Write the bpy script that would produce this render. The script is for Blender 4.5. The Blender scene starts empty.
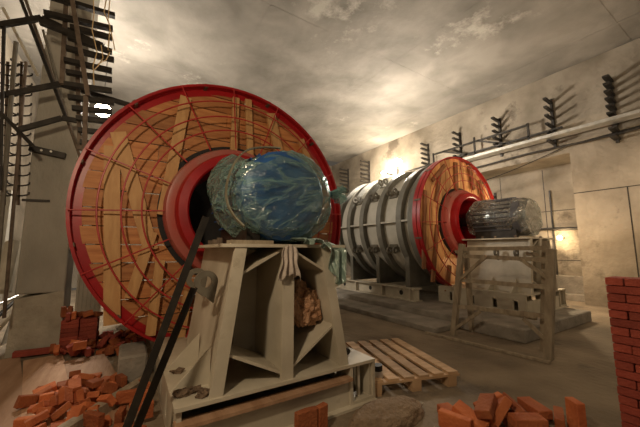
import bpy, bmesh, math, random
from mathutils import Vector, Matrix, noise, Euler

# ---------------------------------------------------------------- camera
sc = bpy.context.scene
FPX = 300.0; CAM = Vector((0, 0, 1.35)); PITCH = math.atan(37/300.0); YAW = math.radians(-32.3)
cd = bpy.data.cameras.new('camera'); cam = bpy.data.objects.new('camera', cd); sc.collection.objects.link(cam)
cd.sensor_width = 36; cd.lens = 36*FPX/640; cd.clip_start = .05; cd.clip_end = 100
cam.location = CAM; cam.rotation_euler = (math.pi/2+PITCH, 0, YAW); sc.camera = cam
# ---------------------------------------------------------------- exposure, ambient light
sc.view_settings.view_transform = 'Standard'; sc.view_settings.look = 'None'
sc.view_settings.exposure = 0.0; sc.view_settings.gamma = 1; sc.view_settings.use_curve_mapping = False
w = bpy.data.worlds.new('world'); sc.world = w; w.use_nodes = True
bg = w.node_tree.nodes['Background']; bg.inputs[0].default_value = (1.0, .84, .66, 1); bg.inputs[1].default_value = .075
# ---------------------------------------------------------------- lamps of the hall, with unseen fill lights added
def lamp(name, loc, power, col, rad=.08, kind='POINT', aim=None, angle=100):
    l = bpy.data.lights.new(name, kind); l.energy = power; l.color = col; l.shadow_soft_size = rad
    o = bpy.data.objects.new(name, l); sc.collection.objects.link(o); o.location = loc
    if kind == 'SPOT':
        l.spot_size = math.radians(angle); l.spot_blend = .6
        o.rotation_euler = (Vector(aim)-Vector(loc)).to_track_quat('-Z', 'Y').to_euler()
    return o
L_STAR = (-.70, 8.0, 4.47); L_TOP = (6.75, 6.25, 4.02); L_RECESS = (10.72, 3.72, 1.72)
lamp('light_star', L_STAR, 1400, (1, .91, .79), .2)
lamp('light_top', L_TOP, 1100, (1, .90, .77), .17)
L_CORNER_ADDED = (9.20, 9.35, 4.72)
lamp('light_corner_added', L_CORNER_ADDED, 1100, (1, .86, .66), .12)  # second lamp, added to overexpose the wall near the corner
lamp('light_side_fill', (8.9, .5, 2.5), 65, (1, .78, .52), .05)  # added out of view to brighten the floor around the trestle
lamp('light_recess', L_RECESS, 60, (1, .74, .42), .10)
lamp('light_key', (-.9, .6, 2.9), 175, (1, .78, .52), .12)
lamp('light_rear_fill', (4.6, -.9, 3.4), 50, (1, .76, .48), .12)  # fill light added behind the camera
lamp('light_far_fan_fill', (4.0, -.8, 3.6), 420, (1, .74, .46), .08, 'SPOT', (6.9, 4.4, 2.5), 36)  # added out of view to brighten the boards of the far wheel
lamp('light_floor', (8.6, 3.45, 1.75), 130, (1, .76, .48), .05)

# ---------------------------------------------------------------- helpers
C = sc.collection; PI = math.pi
FWD = Vector((-math.sin(YAW)*math.cos(PITCH), math.cos(YAW)*math.cos(PITCH), math.sin(PITCH)))
RGT = Vector((math.cos(YAW), math.sin(YAW), 0)); UPV = RGT.cross(FWD)
def P(x, y, ax, v):
    'the point of the plane ax=v that stands at a given place of the survey photograph'
    d = FWD*FPX+RGT*(x-320)+UPV*(213.5-y); i = 'XYZ'.index(ax)
    return CAM+d*((v-CAM[i])/d[i])
class MB:
    def __init__(s): s.v = []; s.f = []; s.t = []
    def add(s, vs, fs, tone=.5):
        n = len(s.v); s.v += [tuple(v) for v in vs]; s.f += [tuple(i+n for i in f) for f in fs]; s.t += [tone]*len(fs); return s
    def box(s, lo, hi, M=None, tone=.5):
        vs = [Vector((x, y, z)) for x in (lo[0], hi[0]) for y in (lo[1], hi[1]) for z in (lo[2], hi[2])]
        if M: vs = [M @ v for v in vs]
        return s.add(vs, [(0,1,3,2),(4,6,7,5),(0,4,5,1),(2,3,7,6),(0,2,6,4),(1,5,7,3)], tone)
    def bar(s, a, b, w, h, up=(0,0,1), tone=.5):
        a = Vector(a); b = Vector(b); d = (b-a).normalized(); u = Vector(up)
        if abs(d.dot(u)) > .99: u = Vector((0,1,0))
        x = d.cross(u).normalized(); y = x.cross(d).normalized()
        vs = [p+x*i*w/2+y*j*h/2 for p in (a, b) for i, j in ((-1,-1),(1,-1),(1,1),(-1,1))]
        return s.add(vs, [(3,2,1,0),(4,5,6,7),(0,1,5,4),(1,2,6,5),(2,3,7,6),(3,0,4,7)], tone)
    def tube(s, pts, r, n=8, closed=False):
        pts = [Vector(p) for p in pts]; m = len(pts); rings = []
        for i, p in enumerate(pts):
            a = pts[(i-1) % m] if (closed or i) else p; b = pts[(i+1) % m] if (closed or i < m-1) else p
            d = (b-a).normalized(); u = Vector((0,1,0)) if abs(d.y) < .9 else Vector((0,0,1))
            x = d.cross(u).normalized(); y = x.cross(d)
            rr = r[i] if isinstance(r, (list, tuple)) else r
            rings.append([p+(x*math.cos(k*2*PI/n)+y*math.sin(k*2*PI/n))*rr for k in range(n)])
        fs = []
        for i in range(m if closed else m-1):
            j = (i+1) % m
            for k in range(n): fs.append((i*n+k, i*n+(k+1) % n, j*n+(k+1) % n, j*n+k))
        if not closed: fs.append(tuple(range(n))[::-1]); fs.append(tuple((m-1)*n+k for k in range(n)))
        return s.add([v for r_ in rings for v in r_], fs)
    def lathe(s, prof, c=(0,0,0), n=64, closed=False):
        'profile of (radius, y) turned about the Y axis through c'
        vs = []
        for r, y in prof:
            for k in range(n):
                a = 2*PI*k/n; vs.append((c[0]+r*math.cos(a), c[1]+y, c[2]+r*math.sin(a)))
        fs = []; m = len(prof)
        for i in range(m if closed else m-1):
            j = (i+1) % m
            for k in range(n): fs.append((i*n+k, i*n+(k+1) % n, j*n+(k+1) % n, j*n+k))
        return s.add(vs, fs)
    def prism(s, poly, d, tone=.5):
        'polygon of 3D points thickened along the vector d'
        d = Vector(d); p = [Vector(q) for q in poly]; n = len(p)
        fs = [tuple(range(n))[::-1], tuple(range(n, 2*n))]+[(i, (i+1) % n, n+(i+1) % n, n+i) for i in range(n)]
        return s.add(p+[q+d for q in p], fs, tone)
    def build(s, name, m, parent=None, loc=(0,0,0), smooth=False, bevel=0):
        me = bpy.data.meshes.new(name); me.from_pydata(s.v, [], s.f); me.materials.append(m)
        at = me.attributes.new('tone', 'FLOAT', 'FACE'); at.data.foreach_set('value', s.t)
        bm = bmesh.new(); bm.from_mesh(me); bmesh.ops.recalc_face_normals(bm, faces=bm.faces)
        if bevel: bmesh.ops.bevel(bm, geom=bm.edges[:], offset=bevel, segments=1, affect='EDGES')
        bm.to_mesh(me); bm.free()
        if smooth:
            me.polygons.foreach_set('use_smooth', [True]*len(me.polygons))
            try: me.set_sharp_from_angle(angle=math.radians(40))
            except Exception: pass
        o = bpy.data.objects.new(name, me); C.objects.link(o); o.location = loc
        if parent: o.parent = parent
        return o
def tag(o, label, cat, group=None):
    o['label'] = label; o['category'] = cat
    if group: o['group'] = group
    return o
def thing(name, label, cat, loc=(0,0,0), rz=0, group=None):
    o = bpy.data.objects.new(name, None); C.objects.link(o); o.location = loc; o.rotation_euler = (0,0,rz)
    return tag(o, label, cat, group)
def struct(o): o['kind'] = 'structure'; return o
def dup(root, loc, label=None, group=None, rot=None):
    r = root.copy(); C.objects.link(r); r.location = loc
    if rot is not None: r.rotation_euler = rot
    if label: r['label'] = label
    if group: r['group'] = group
    for ch in list(root.children):
        c = ch.copy(); C.objects.link(c); c.parent = r
        for g in ch.children:
            d = g.copy(); C.objects.link(d); d.parent = c
    return r
# ---------------------------------------------------------------- materials
def mat(name, c1, c2, scale=4, rough=.7, metal=0, bump=.2, bscale=None, stretch=(1,1,1), c3=None, spot=.62, tone=0, detail=6, dist=.0):
    m = bpy.data.materials.new(name); m.use_nodes = True; nt = m.node_tree; N = nt.nodes; L = nt.links
    b = N['Principled BSDF']; b.inputs['Roughness'].default_value = rough; b.inputs['Metallic'].default_value = metal
    tc = N.new('ShaderNodeTexCoord'); mp = N.new('ShaderNodeMapping'); mp.inputs['Scale'].default_value = stretch
    L.new(tc.outputs['Object'], mp.inputs[0])
    n = N.new('ShaderNodeTexNoise'); n.inputs['Scale'].default_value = scale; n.inputs['Detail'].default_value = detail; n.inputs['Distortion'].default_value = dist
    L.new(mp.outputs[0], n.inputs['Vector'])
    r = N.new('ShaderNodeValToRGB'); r.color_ramp.elements[0].position = .32; r.color_ramp.elements[1].position = .68
    r.color_ramp.elements[0].color = (*c1, 1); r.color_ramp.elements[1].color = (*c2, 1)
    L.new(n.outputs[0], r.inputs[0]); col = r.outputs[0]
    if c3:
        n3 = N.new('ShaderNodeTexNoise'); n3.inputs['Scale'].default_value = scale*.55; n3.inputs['Detail'].default_value = 9; n3.inputs['Roughness'].default_value = .68
        L.new(mp.outputs[0], n3.inputs['Vector'])
        r3 = N.new('ShaderNodeValToRGB'); r3.color_ramp.elements[0].position = spot; r3.color_ramp.elements[1].position = spot+.08
        L.new(n3.outputs[0], r3.inputs[0])
        mx = N.new('ShaderNodeMix'); mx.data_type = 'RGBA'; mx.inputs[7].default_value = (*c3, 1)
        L.new(r3.outputs[0], mx.inputs[0]); L.new(col, mx.inputs[6]); col = mx.outputs[2]
    if tone:
        a = N.new('ShaderNodeAttribute'); a.attribute_name = 'tone'
        mm = N.new('ShaderNodeMath'); mm.operation = 'MULTIPLY_ADD'; mm.inputs[1].default_value = tone; mm.inputs[2].default_value = 1-tone/2
        L.new(a.outputs['Fac'], mm.inputs[0])
        hs = N.new('ShaderNodeHueSaturation'); L.new(mm.outputs[0], hs.inputs['Value']); L.new(col, hs.inputs['Color']); col = hs.outputs[0]
    L.new(col, b.inputs['Base Color'])
    if bump:
        nb = N.new('ShaderNodeTexNoise'); nb.inputs['Scale'].default_value = bscale or scale*5; nb.inputs['Detail'].default_value = 8
        L.new(mp.outputs[0], nb.inputs['Vector'])
        bp = N.new('ShaderNodeBump'); bp.inputs['Strength'].default_value = bump; bp.inputs['Distance'].default_value = .05
        L.new(nb.outputs[0], bp.inputs['Height']); L.new(bp.outputs[0], b.inputs['Normal'])
    return m
def vary(m, amt):
    'each copy of a thing gets its own shade'
    N = m.node_tree.nodes; L = m.node_tree.links; b = N['Principled BSDF']; src = b.inputs['Base Color'].links[0].from_socket
    oi = N.new('ShaderNodeObjectInfo'); mm = N.new('ShaderNodeMath'); mm.operation = 'MULTIPLY_ADD'; mm.inputs[1].default_value = amt; mm.inputs[2].default_value = 1-amt*.6
    L.new(oi.outputs['Random'], mm.inputs[0]); hs = N.new('ShaderNodeHueSaturation'); L.new(mm.outputs[0], hs.inputs['Value']); L.new(src, hs.inputs['Color']); L.new(hs.outputs[0], b.inputs['Base Color'])
def emit(name, col, s):
    m = bpy.data.materials.new(name); m.use_nodes = True; b = m.node_tree.nodes['Principled BSDF']
    b.inputs['Base Color'].default_value = (0,0,0,1); b.inputs['Emission Color'].default_value = (*col, 1); b.inputs['Emission Strength'].default_value = s
    return m
M_CEIL = mat('ceiling_concrete', (.145,.13,.108), (.265,.24,.205), 1.0, .8, bump=.35, bscale=6, c3=(.37,.34,.29), spot=.60, dist=.25)
M_WALL = mat('wall_concrete', (.16,.13,.092), (.33,.28,.215), 1.1, .85, bump=.5, bscale=9, c3=(.12,.095,.068), spot=.57)
M_COL = mat('column_concrete', (.33,.31,.26), (.47,.44,.38), 2.2, .85, bump=.3, bscale=16, stretch=(1,1,.5), c3=(.24,.21,.16), spot=.58)
M_COLLOW = mat('column_base_concrete', (.36,.32,.25), (.50,.46,.37), 5, .9, bump=.4, bscale=24, c3=(.5,.47,.4), spot=.66)
M_FLOOR = mat('floor_concrete', (.17,.13,.088), (.31,.245,.17), 1.4, .85, bump=.6, bscale=11, c3=(.12,.095,.07), spot=.58)
M_SLAB = mat('slab_concrete', (.20,.18,.15), (.36,.32,.27), 3, .85, bump=.4, bscale=18)
M_WOOD = mat('plank_wood', (.37,.135,.04), (.54,.235,.08), 2.6, .6, bump=.12, bscale=10, stretch=(1,1,9), c3=(.30,.11,.035), spot=.66, tone=.55)
M_WOODV = mat('plank_wood_upright', (.62,.28,.11), (.80,.47,.20), 2.6, .6, bump=.12, bscale=10, stretch=(9,9,1), c3=(.30,.12,.04), spot=.66, tone=.6)
M_BATTEN = mat('batten_wood', (.48,.25,.095), (.61,.36,.15), 3, .6, bump=.1, bscale=10, stretch=(6,6,1.2))
M_DARKWOOD = mat('dark_batten_wood', (.20,.08,.035), (.32,.14,.06), 4, .65, bump=.1, stretch=(6,6,1))
M_FLOORWOOD = mat('floor_board_wood', (.36,.20,.11), (.50,.31,.19), 2, .75, bump=.2, stretch=(6,1,1), c3=(.28,.15,.08), spot=.6, tone=.4)
M_PALLET = mat('pallet_wood', (.40,.25,.13), (.58,.39,.23), 3, .75, bump=.15, stretch=(1,6,1), tone=.4)
M_GREYWOOD = mat('weathered_wood', (.25,.20,.14), (.42,.35,.25), 5, .8, bump=.2, stretch=(3,3,.8))
M_RED = mat('red_paint', (.29,.005,.008), (.42,.010,.013), 3, .38, bump=.03)
M_REDROD = mat('red_rod_paint', (.36,.02,.02), (.50,.045,.04), 9, .4, bump=0)
M_PINK = mat('worn_red_paint', (.45,.06,.05), (.36,.16,.13), 2.2, .38, bump=.04, c3=(.42,.33,.29), spot=.60)
M_BLACK = mat('plain_black', (.006,.005,.005), (.014,.012,.011), 8, .6, bump=.05)  # also the painted-in darkness of the inlet and the beam holes
M_STEEL = mat('cream_painted_steel', (.44,.39,.30), (.60,.545,.44), 3, .5, bump=.04, bscale=20, c3=(.36,.30,.21), spot=.60)
M_RIB = mat('grey_green_steel', (.11,.105,.085), (.18,.17,.14), 4, .55, bump=.05)
M_SHELL = mat('casing_paint', (.38,.355,.295), (.50,.47,.40), 2.5, .5, bump=.03, c3=(.43,.39,.32), spot=.62)
M_LUG = mat('grey_lug_steel', (.12,.105,.08), (.19,.17,.13), 9, .5, bump=.05)
M_IRON = mat('dark_iron', (.018,.015,.013), (.045,.038,.03), 9, .5, metal=.4, bump=.06)
M_RUST = mat('brown_iron', (.10,.07,.05), (.20,.15,.11), 9, .6, metal=.3, bump=.06)
M_GALV = mat('galvanised_steel', (.38,.36,.32), (.58,.56,.51), 8, .35, metal=.6, bump=.03)
M_BRICK = mat('orange_brick', (.40,.095,.030), (.58,.18,.062), 6, .85, bump=.35, bscale=45, c3=(.30,.075,.045), spot=.62)
M_BRICKD = mat('dark_red_brick', (.25,.04,.025), (.38,.075,.045), 6, .8, bump=.35, bscale=45)
vary(M_BRICK, .75); vary(M_BRICKD, .5)
M_BLUE = mat('blue_motor_paint', (.012,.055,.19), (.03,.12,.34), 5, .35, bump=.05)
M_CLOTH = mat('pale_rag', (.42,.36,.31), (.58,.50,.44), 8, .9, bump=.3, bscale=30)
M_FOAM = mat('torn_insulation', (.42,.22,.12), (.58,.36,.22), 9, .95, bump=.7, bscale=30, c3=(.40,.20,.10), spot=.6)
M_WIRE = mat('yellow_wire', (.42,.28,.12), (.55,.38,.18), 9, .5, bump=0)
M_PAPER = mat('white_paper', (.55,.53,.48), (.66,.64,.60), 9, .8, bump=.1)
M_GREY = mat('grey_motor_paint', (.05,.05,.06), (.10,.10,.11), 5, .4, bump=.05)
M_MOUND = mat('brown_rubble', (.20,.14,.09), (.30,.215,.14), 5, .95, bump=.6, bscale=30)
M_DIRT = mat('dirt', (.12,.08,.05), (.22,.15,.10), 18, .95, bump=.8, bscale=50)
def film(name, tint, lo, hi, rough=.16, sc_=3.0, st=(1,1,1)):
    'thin plastic: clear where it lies flat, milky at creases and where it turns away'
    m = bpy.data.materials.new(name); m.use_nodes = True; nt = m.node_tree; N = nt.nodes; L = nt.links
    out = N['Material Output']; b = N['Principled BSDF']; b.inputs['Base Color'].default_value = (*tint, 1)
    b.inputs['Roughness'].default_value = rough+.15; b.inputs['Specular IOR Level'].default_value = .6
    gl = N.new('ShaderNodeBsdfGlossy'); gl.inputs['Roughness'].default_value = rough; gl.inputs[0].default_value = (.9,.95,.95,1)
    tr = N.new('ShaderNodeBsdfTransparent'); tr.inputs[0].default_value = (.80,.93,.93,1)
    tc = N.new('ShaderNodeTexCoord'); sb = N.new('ShaderNodeVectorMath'); sb.operation = 'SUBTRACT'; sb.inputs[1].default_value = st; L.new(tc.outputs['Object'], sb.inputs[0])
    nm = N.new('ShaderNodeVectorMath'); nm.operation = 'NORMALIZE'; L.new(sb.outputs[0], nm.inputs[0])
    ml = N.new('ShaderNodeVectorMath'); ml.operation = 'SCALE'; ml.inputs['Scale'].default_value = .35; L.new(sb.outputs[0], ml.inputs[0])
    ad = N.new('ShaderNodeVectorMath'); ad.operation = 'ADD'; L.new(nm.outputs[0], ad.inputs[0]); L.new(ml.outputs[0], ad.inputs[1])
    n = N.new('ShaderNodeTexNoise'); n.inputs['Scale'].default_value = sc_; n.inputs['Detail'].default_value = 5; n.inputs['Distortion'].default_value = .5
    L.new(ad.outputs[0], n.inputs['Vector'])
    # thin ridges where the noise crosses its middle value
    a = N.new('ShaderNodeMath'); a.operation = 'SUBTRACT'; a.inputs[1].default_value = .5; L.new(n.outputs[0], a.inputs[0])
    ab = N.new('ShaderNodeMath'); ab.operation = 'ABSOLUTE'; L.new(a.outputs[0], ab.inputs[0])
    r = N.new('ShaderNodeMapRange'); r.inputs['From Min'].default_value = 0; r.inputs['From Max'].default_value = .05
    r.inputs['To Min'].default_value = hi; r.inputs['To Max'].default_value = lo; L.new(ab.outputs[0], r.inputs['Value'])
    lw = N.new('ShaderNodeLayerWeight'); lw.inputs[0].default_value = .35
    f = N.new('ShaderNodeMath'); f.operation = 'MULTIPLY_ADD'; f.inputs[1].default_value = .75; L.new(lw.outputs['Facing'], f.inputs[0]); L.new(r.outputs[0], f.inputs[2]); f.use_clamp = True
    hgt = N.new('ShaderNodeMapRange'); hgt.inputs['From Max'].default_value = .12; hgt.inputs['To Min'].default_value = 1; hgt.inputs['To Max'].default_value = 0; L.new(ab.outputs[0], hgt.inputs['Value'])
    bp = N.new('ShaderNodeBump'); bp.inputs['Strength'].default_value = .8; bp.inputs['Distance'].default_value = .03
    L.new(hgt.outputs[0], bp.inputs['Height']); L.new(bp.outputs[0], b.inputs['Normal']); L.new(bp.outputs[0], gl.inputs['Normal'])
    mx = N.new('ShaderNodeMixShader'); L.new(f.outputs[0], mx.inputs[0]); L.new(tr.outputs[0], mx.inputs[1]); L.new(b.outputs[0], mx.inputs[2])
    m2 = N.new('ShaderNodeMixShader'); m2.inputs[0].default_value = .10; L.new(mx.outputs[0], m2.inputs[1]); L.new(gl.outputs[0], m2.inputs[2])
    L.new(m2.outputs[0], out.inputs[0]); return m
M_FILM = film('green_plastic_film', (.20,.36,.33), .05, .45, .12, 4.2, (.55,.05,.16))
M_FILM3 = film('milky_green_film', (.36,.48,.41), .55, .85, .2, 4.0, (1.4,2.3,1.6))
M_FILM2 = film('clear_plastic_film', (.36,.32,.27), .18, .5, .18, 4.0, (0,.6,-.5))

# ================================================================ the hall
ZC = 6.3; XR = 9.8; YB = 14.2
def flat(name, lo, hi, m): return struct(MB().box(lo, hi).build(name, m))
flat('floor', (-4, -4, -.3), (12.2, 13.4, 0), M_FLOOR)
flat('ceiling', (-4, -4, ZC), (12.2, 13.4, ZC+.3), M_CEIL)
flat('wall_back', (-4, YB, 0), (12.2, YB+.4, ZC), M_WALL)
flat('wall_left', (-3.0, -4, 0), (-2.7, YB, ZC), M_WALL)
wr = MB().box((XR, -4, 0), (11.3, 3.0, 3.95)).box((XR, -4, 3.95), (11.3, YB, ZC)).box((11.0, 3.0, 0), (11.3, YB, 3.95)).build('wall_right', M_WALL); struct(wr)
struct(MB().box((10.2, 3.0, 0), (11.0, YB, .16)).box((10.55, 3.0, .16), (11.0, YB, .62)).build('trim_1', M_SLAB))
# joints left by the formwork: shallow ribs on walls and ceiling
j = MB()
for y in (-.4, 1.1, 2.25): pass
j.box((XR-.006, -3, 2.83), (XR+.01, 3.0, 2.85)).box((XR-.006, 1.98, 0), (XR+.01, 2.0, 2.83))
j.box((10.994, 3.0, 2.55), (11.01, YB, 2.57)).box((10.994, 3.0, 1.05), (11.01, YB, 1.07))
for y in (4.1, 5.4, 7.4): j.box((10.994, y, 0), (11.01, y+.02, 3.9))
struct(j.build('trim_2', M_IRON))
j = MB().box((8.70, -3, ZC-.01), (8.78, YB, ZC+.01)).box((2.1, -3, ZC-.004), (2.13, YB, ZC+.01)).box((5.6, -3, ZC-.004), (5.62, YB, ZC+.01))
for y in (1.6, 5.2, 8.8): j.box((-3, y, ZC-.004), (XR, y+.03, ZC+.01))
struct(j.build('trim_3', M_CEIL))
# the column on the left
col = thing('column', 'square grey concrete column standing beside the big red wheel', 'column', (-.97, 5.8, 0))
MB().box((-.25, -.3, .78), (.25, .3, ZC)).build('shaft', M_COL, col, bevel=.012)
MB().prism([(-.27,-.32,0),(.27,-.32,0),(.25,-.3,.80),(-.25,-.3,.72)], (0,.62,0)).build('footing', M_COLLOW, col)
col['kind'] = 'structure'; del col['label']; del col['category']
flat('wall_partition', (-2.6, 6.9, 0), (-1.72, 7.1, 2.35), M_COL)
# corrugated form panel seen between the column and the wheel
fp = MB()
for i in range(6): fp.box((-.66+i*.055, 6.15, 0), (-.63+i*.055, 6.19, 1.9)); fp.box((-.66+i*.055, 6.17, 0), (-.605+i*.055, 6.2, 1.9))
tag(fp.build('ribbed_sheet', M_STEEL), 'pale ribbed metal sheet standing upright behind the brick heap', 'metal sheet')

# ================================================================ brackets and lamps on the walls
def rack(name, x, y, z0, z1, n, label, group, d=(-1,0,0), ln=.42, w=.045):
    t = thing(name, label, 'cable rack', (x, y, z0), 0, group); d = Vector(d)
    MB().bar((0,0,0), (0,0,z1-z0), .06, .05, up=(1,0,0)).build('post', M_IRON, t)
    for i in range(n):
        z = (z1-z0)*(i+.5)/n
        MB().bar(Vector((0,0,z))-d*.02, Vector((0,0,z+.03))+d*ln, w, .05).build('arm', M_IRON, t)
    return t
spots = [(2.05, 3.92, 5.58, 9), (3.29, 4.15, 5.58, 6), (4.70, 4.30, 5.56, 6), (6.07, 4.5, 5.56, 5), (7.43, 4.6, 5.56, 5)]
names = ['black cable rack nearest the camera high on the concrete wall, with nine thick arms', 'black six-armed cable rack second from the near end of the wall',
 'black six-armed cable rack above the wrapped grey motor', 'black cable rack right above the top of the orange wheel', 'black cable rack just beyond the orange wheel, by the glaring lamp']
for (y, z0, z1, n), s in zip(spots, names):
    rack('cable_rack', 9.77, y, z0, z1, n, s, 'cable racks on the far long wall', ln=.42 if y > 3 else .36, w=.08 if y > 3 else .12)
for y, s in ((10.9, 'black cable rack just beyond the added wall lamp'), (12.6, 'small black cable rack near the far corner of the wall')):
    rack('cable_rack', 9.77, y, 4.35, 5.75, 7, s, 'cable racks on the far long wall', ln=.55, w=.08)
rack('cable_rack', 9.0, 14.12, 4.2, 5.6, 7, 'small black cable rack alone on the end wall beside the red wheel', 'cable racks on the end wall', d=(-.8,-.6,0), ln=.5, w=.07)
# tray and pipe along the wall
tr = MB(); tr.box((9.30, -2.5, 4.36), (9.62, 9.2, 4.375)).box((9.29, -2.5, 4.36), (9.305, 9.2, 4.44)).box((9.615, -2.5, 4.36), (9.63, 9.2, 4.44))
tag(tr.build('cable_tray', M_GALV), 'long pale metal cable tray running along the concrete wall under the racks', 'cable tray')
tag(MB().tube([(9.7, y, 4.14+.02*math.sin(y*2)) for y in [i*.5-2.5 for i in range(28)]], .03, 8).build('conduit_pipe', M_IRON), 'thin black pipe running along the wall beneath the pale tray', 'pipe')
tag(MB().tube([(9.74, 9.0-i*.25, 3.9-.45*math.sin(min(1,(i/24))*PI)+.01*i) for i in range(31)], .014, 6).build('sagging_cable', M_IRON), 'thin black cable sagging across the wall beneath the tray', 'cable')
fr = thing('steel_bracket_frame', 'black angle iron frame with crossed braces under the wall racks', 'steel frame', (9.5, 4.4, 0))
for a, b, nm in (((0,-.6,4.95),(0,2.6,4.95),'rail'), ((0,-1.4,4.60),(0,4.2,4.60),'rail'), ((0,-.6,4.45),(0,-.6,5.0),'upright'), ((0,2.6,4.45),(0,2.6,5.0),'upright'), ((0,-.3,4.45),(0,.9,4.95),'brace'), ((0,.9,4.45),(0,2.2,4.95),'brace'), ((0,1.0,4.45),(0,1.0,5.1),'upright')):
    MB().bar(a, b, .05, .05).build(nm, M_IRON, fr)
hk = thing('hook_strip', 'short black vertical strip of hooks on the recessed wall above the wrapped motor', 'hook strip', (10.97, 5.6, 2.2))
MB().bar((0,0,0), (0,0,1.2), .06, .04, up=(1,0,0)).build('strip', M_IRON, hk)
for i in range(5): MB().bar((0,0,.15+i*.22), (-.14,0,.19+i*.22), .05, .05).build('hook', M_IRON, hk)
tag(MB().bar((10.96, 3.95, .2), (10.96, 3.95, 3.2), .04, .04, up=(1,0,0)).build('wall_post', M_IRON), 'dark vertical iron post on the recessed wall by the warm lamp', 'post')
tag(MB().tube([(10.9,3.2,1.98),(10.9,4.5,2.02),(10.9,5.2,2.0)], .045, 8).build('wall_pipe', M_IRON), 'dark pipe crossing the recessed wall above the warm lamp', 'pipe')

M_BULB = emit('lamp_glass', (1,.86,.62), 60)
M_BULB2 = emit('warm_lamp_glass', (1,.72,.38), 26)
def bulb(loc, label, m=M_BULB, r=.07, up=True):
    t = thing('work_lamp', label, 'lamp', loc)
    mb = MB(); mb.lathe([(.001,-r),(r*.6,-r*.8),(r,0),(r*.6,r*.8),(.001,r)], n=16); mb.build('lamp_glass', m, t, smooth=True)
    if up: MB().tube([(0,.0,r*.9),(0,0,r+.14)], .035, 10).build('socket', M_IRON, t); MB().tube([(0,0,r+.14),(0,0,ZC-loc[2])], .008, 6).build('cord', M_IRON, t)
    return t
bulb(L_STAR, 'bare glowing bulb hanging behind the bracket rack by the column', r=.16)
t = bulb(L_TOP, 'blinding work lamp standing on top of the banded steel casing', r=.12, up=False)
MB().tube([(0,0,-.12),(0,0,-.50)], .03, 8).build('stand', M_IRON, t)
t = bulb(L_CORNER_ADDED, 'added lamp whitening the wall just past the banded casing', r=.09, up=False)  # body of the lamp added to whiten the wall here
MB().bar((0,0,0), (.56,0,0), .05, .05).build('bracket', M_IRON, t)
t = bulb(L_RECESS, 'warm yellow lamp glowing on the recessed wall', M_BULB2, r=.07, up=False)
MB().bar((0,0,0), (.27,0,0), .05, .05).build('bracket', M_IRON, t)

# the rack of brackets high on the left
TY = 4.75
t = thing('bracket_rack', 'tall black rack of stacked horizontal bracket arms hung with yellow wires beside the column', 'cable rack', P(80, 60, 'Y', TY))
o0 = Vector(t.location)
def q(x, y, Y=TY): return P(x, y, 'Y', Y)-o0
for a, b in (((42,-6),(115,16)), ((44,13),(113,29)), ((40,22),(103,46)), ((70,27),(112,38)), ((68,37),(112,52)), ((66,48),(114,60)), ((64,60),(112,71)), ((66,72),(112,80)), ((64,84),(112,91)), ((68,97),(114,103)), ((72,108),(112,112)), ((76,118),(112,122)), ((78,130),(108,133)), ((80,142),(104,145))):
    MB().bar(q(*a), q(*b), .075, .055).build('arm', M_IRON, t)
for a, b, yy in (((67,-8),(62,84),4.85), ((71,-8),(88,96),4.66), ((77,40),(80,150),4.9), ((86,96),(84,170),4.7)):
    MB().bar(q(*a, yy), q(*b, yy), .05, .05, up=(0,1,0)).build('post', M_RUST, t)
wires = [[(93,-5),(94,14),(92,30),(97,52),(93,66),(94,85)], [(107,-5),(104,12),(110,26),(108,50),(115,50),(112,36),(108,20),(110,0)], [(101,45),(103,58),(98,66),(94,70)], [(110,52),(106,60),(98,64)]]
for k, wv in enumerate(wires):
    tag(MB().tube([P(x, y, 'Y', 4.45-.02*i) for i, (x, y) in enumerate(wv)], .006, 5).build('hanging_wire', M_WIRE), ['long yellowish wire dangling straight down the bracket arms', 'looped yellowish wire hanging from the tips of the bracket arms', 'short yellowish wire crossing the middle bracket arms', 'short yellowish wire curling under the looped one'][k], 'wire', 'wires on the bracket rack')
# support arms bent like elbows
for k, (pts, Y) in enumerate(([[(-6,26),(42,18),(104,47)], 4.9], [[(-6,97),(60,84),(152,112)], 5.0], [[(18,130),(62,118),(84,122)], 5.1])):
    mb = MB()
    for a, b in zip(pts, pts[1:]): mb.bar(P(*a,'Y',Y), P(*b,'Y',Y), .05, .06)
    tag(mb.build('support_arm', M_IRON), ['topmost bent black steel arm reaching across the column', 'long bent black steel arm passing behind the top of the red wheel', 'short bent black steel arm low in front of the column'][k], 'steel arm', 'bent steel arms')
poles = [((19,-5),(66,118),5.2,.035,M_IRON,'dark slanting pole running down from the corner of the ceiling across the column'), ((24,-5),(84,168),5.3,.03,M_RUST,'long brown slanting pole ending beside the red wheel'),
 ((16,42),(-8,330),5.0,.04,M_LUG,'grey upright pipe standing left of the column'), ((26,62),(4,318),5.1,.03,M_RUST,'thin brown upright rod between the grey pipe and the column'),
 ((3,8),(38,76),5.4,.03,M_STEEL,'pale slanting rod near the corner of the hall'), ((4,25),(0,190),4.9,.03,M_IRON,'black upright pole at the edge of the view'), ((0,112),(33,146),4.9,.035,M_IRON,'black diagonal strut running down to the short wall bracket'),
 ((43,30),(62,100),5.35,.025,M_LUG,'thin grey slanting rod crossing in front of the column')]
for a, b, Y, r, m, s in poles:
    tag(MB().tube([P(*a,'Y',Y), P(*b,'Y',Y)], r*.62, 8).build('pole', m), s, 'pole')
bk = thing('wall_bracket', 'short black steel bracket fixed flat on the column face', 'bracket', P(48,152,'Y',5.45))
MB().bar((-.19,0,.02), (.19,0,-.03), .08, .08).build('plate', M_IRON, bk)
for x in (-.06, .04): MB().tube([(x,-.045,0),(x,-.055,0)], .015, 8).build('bolt', M_GALV, bk)
tag(MB().bar(P(22,200,'Y',5.487), P(50,201,'Y',5.487), .03, .03).build('rod_stub', M_IRON), 'thin black rod stub crossing the lower column', 'rod')
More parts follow.
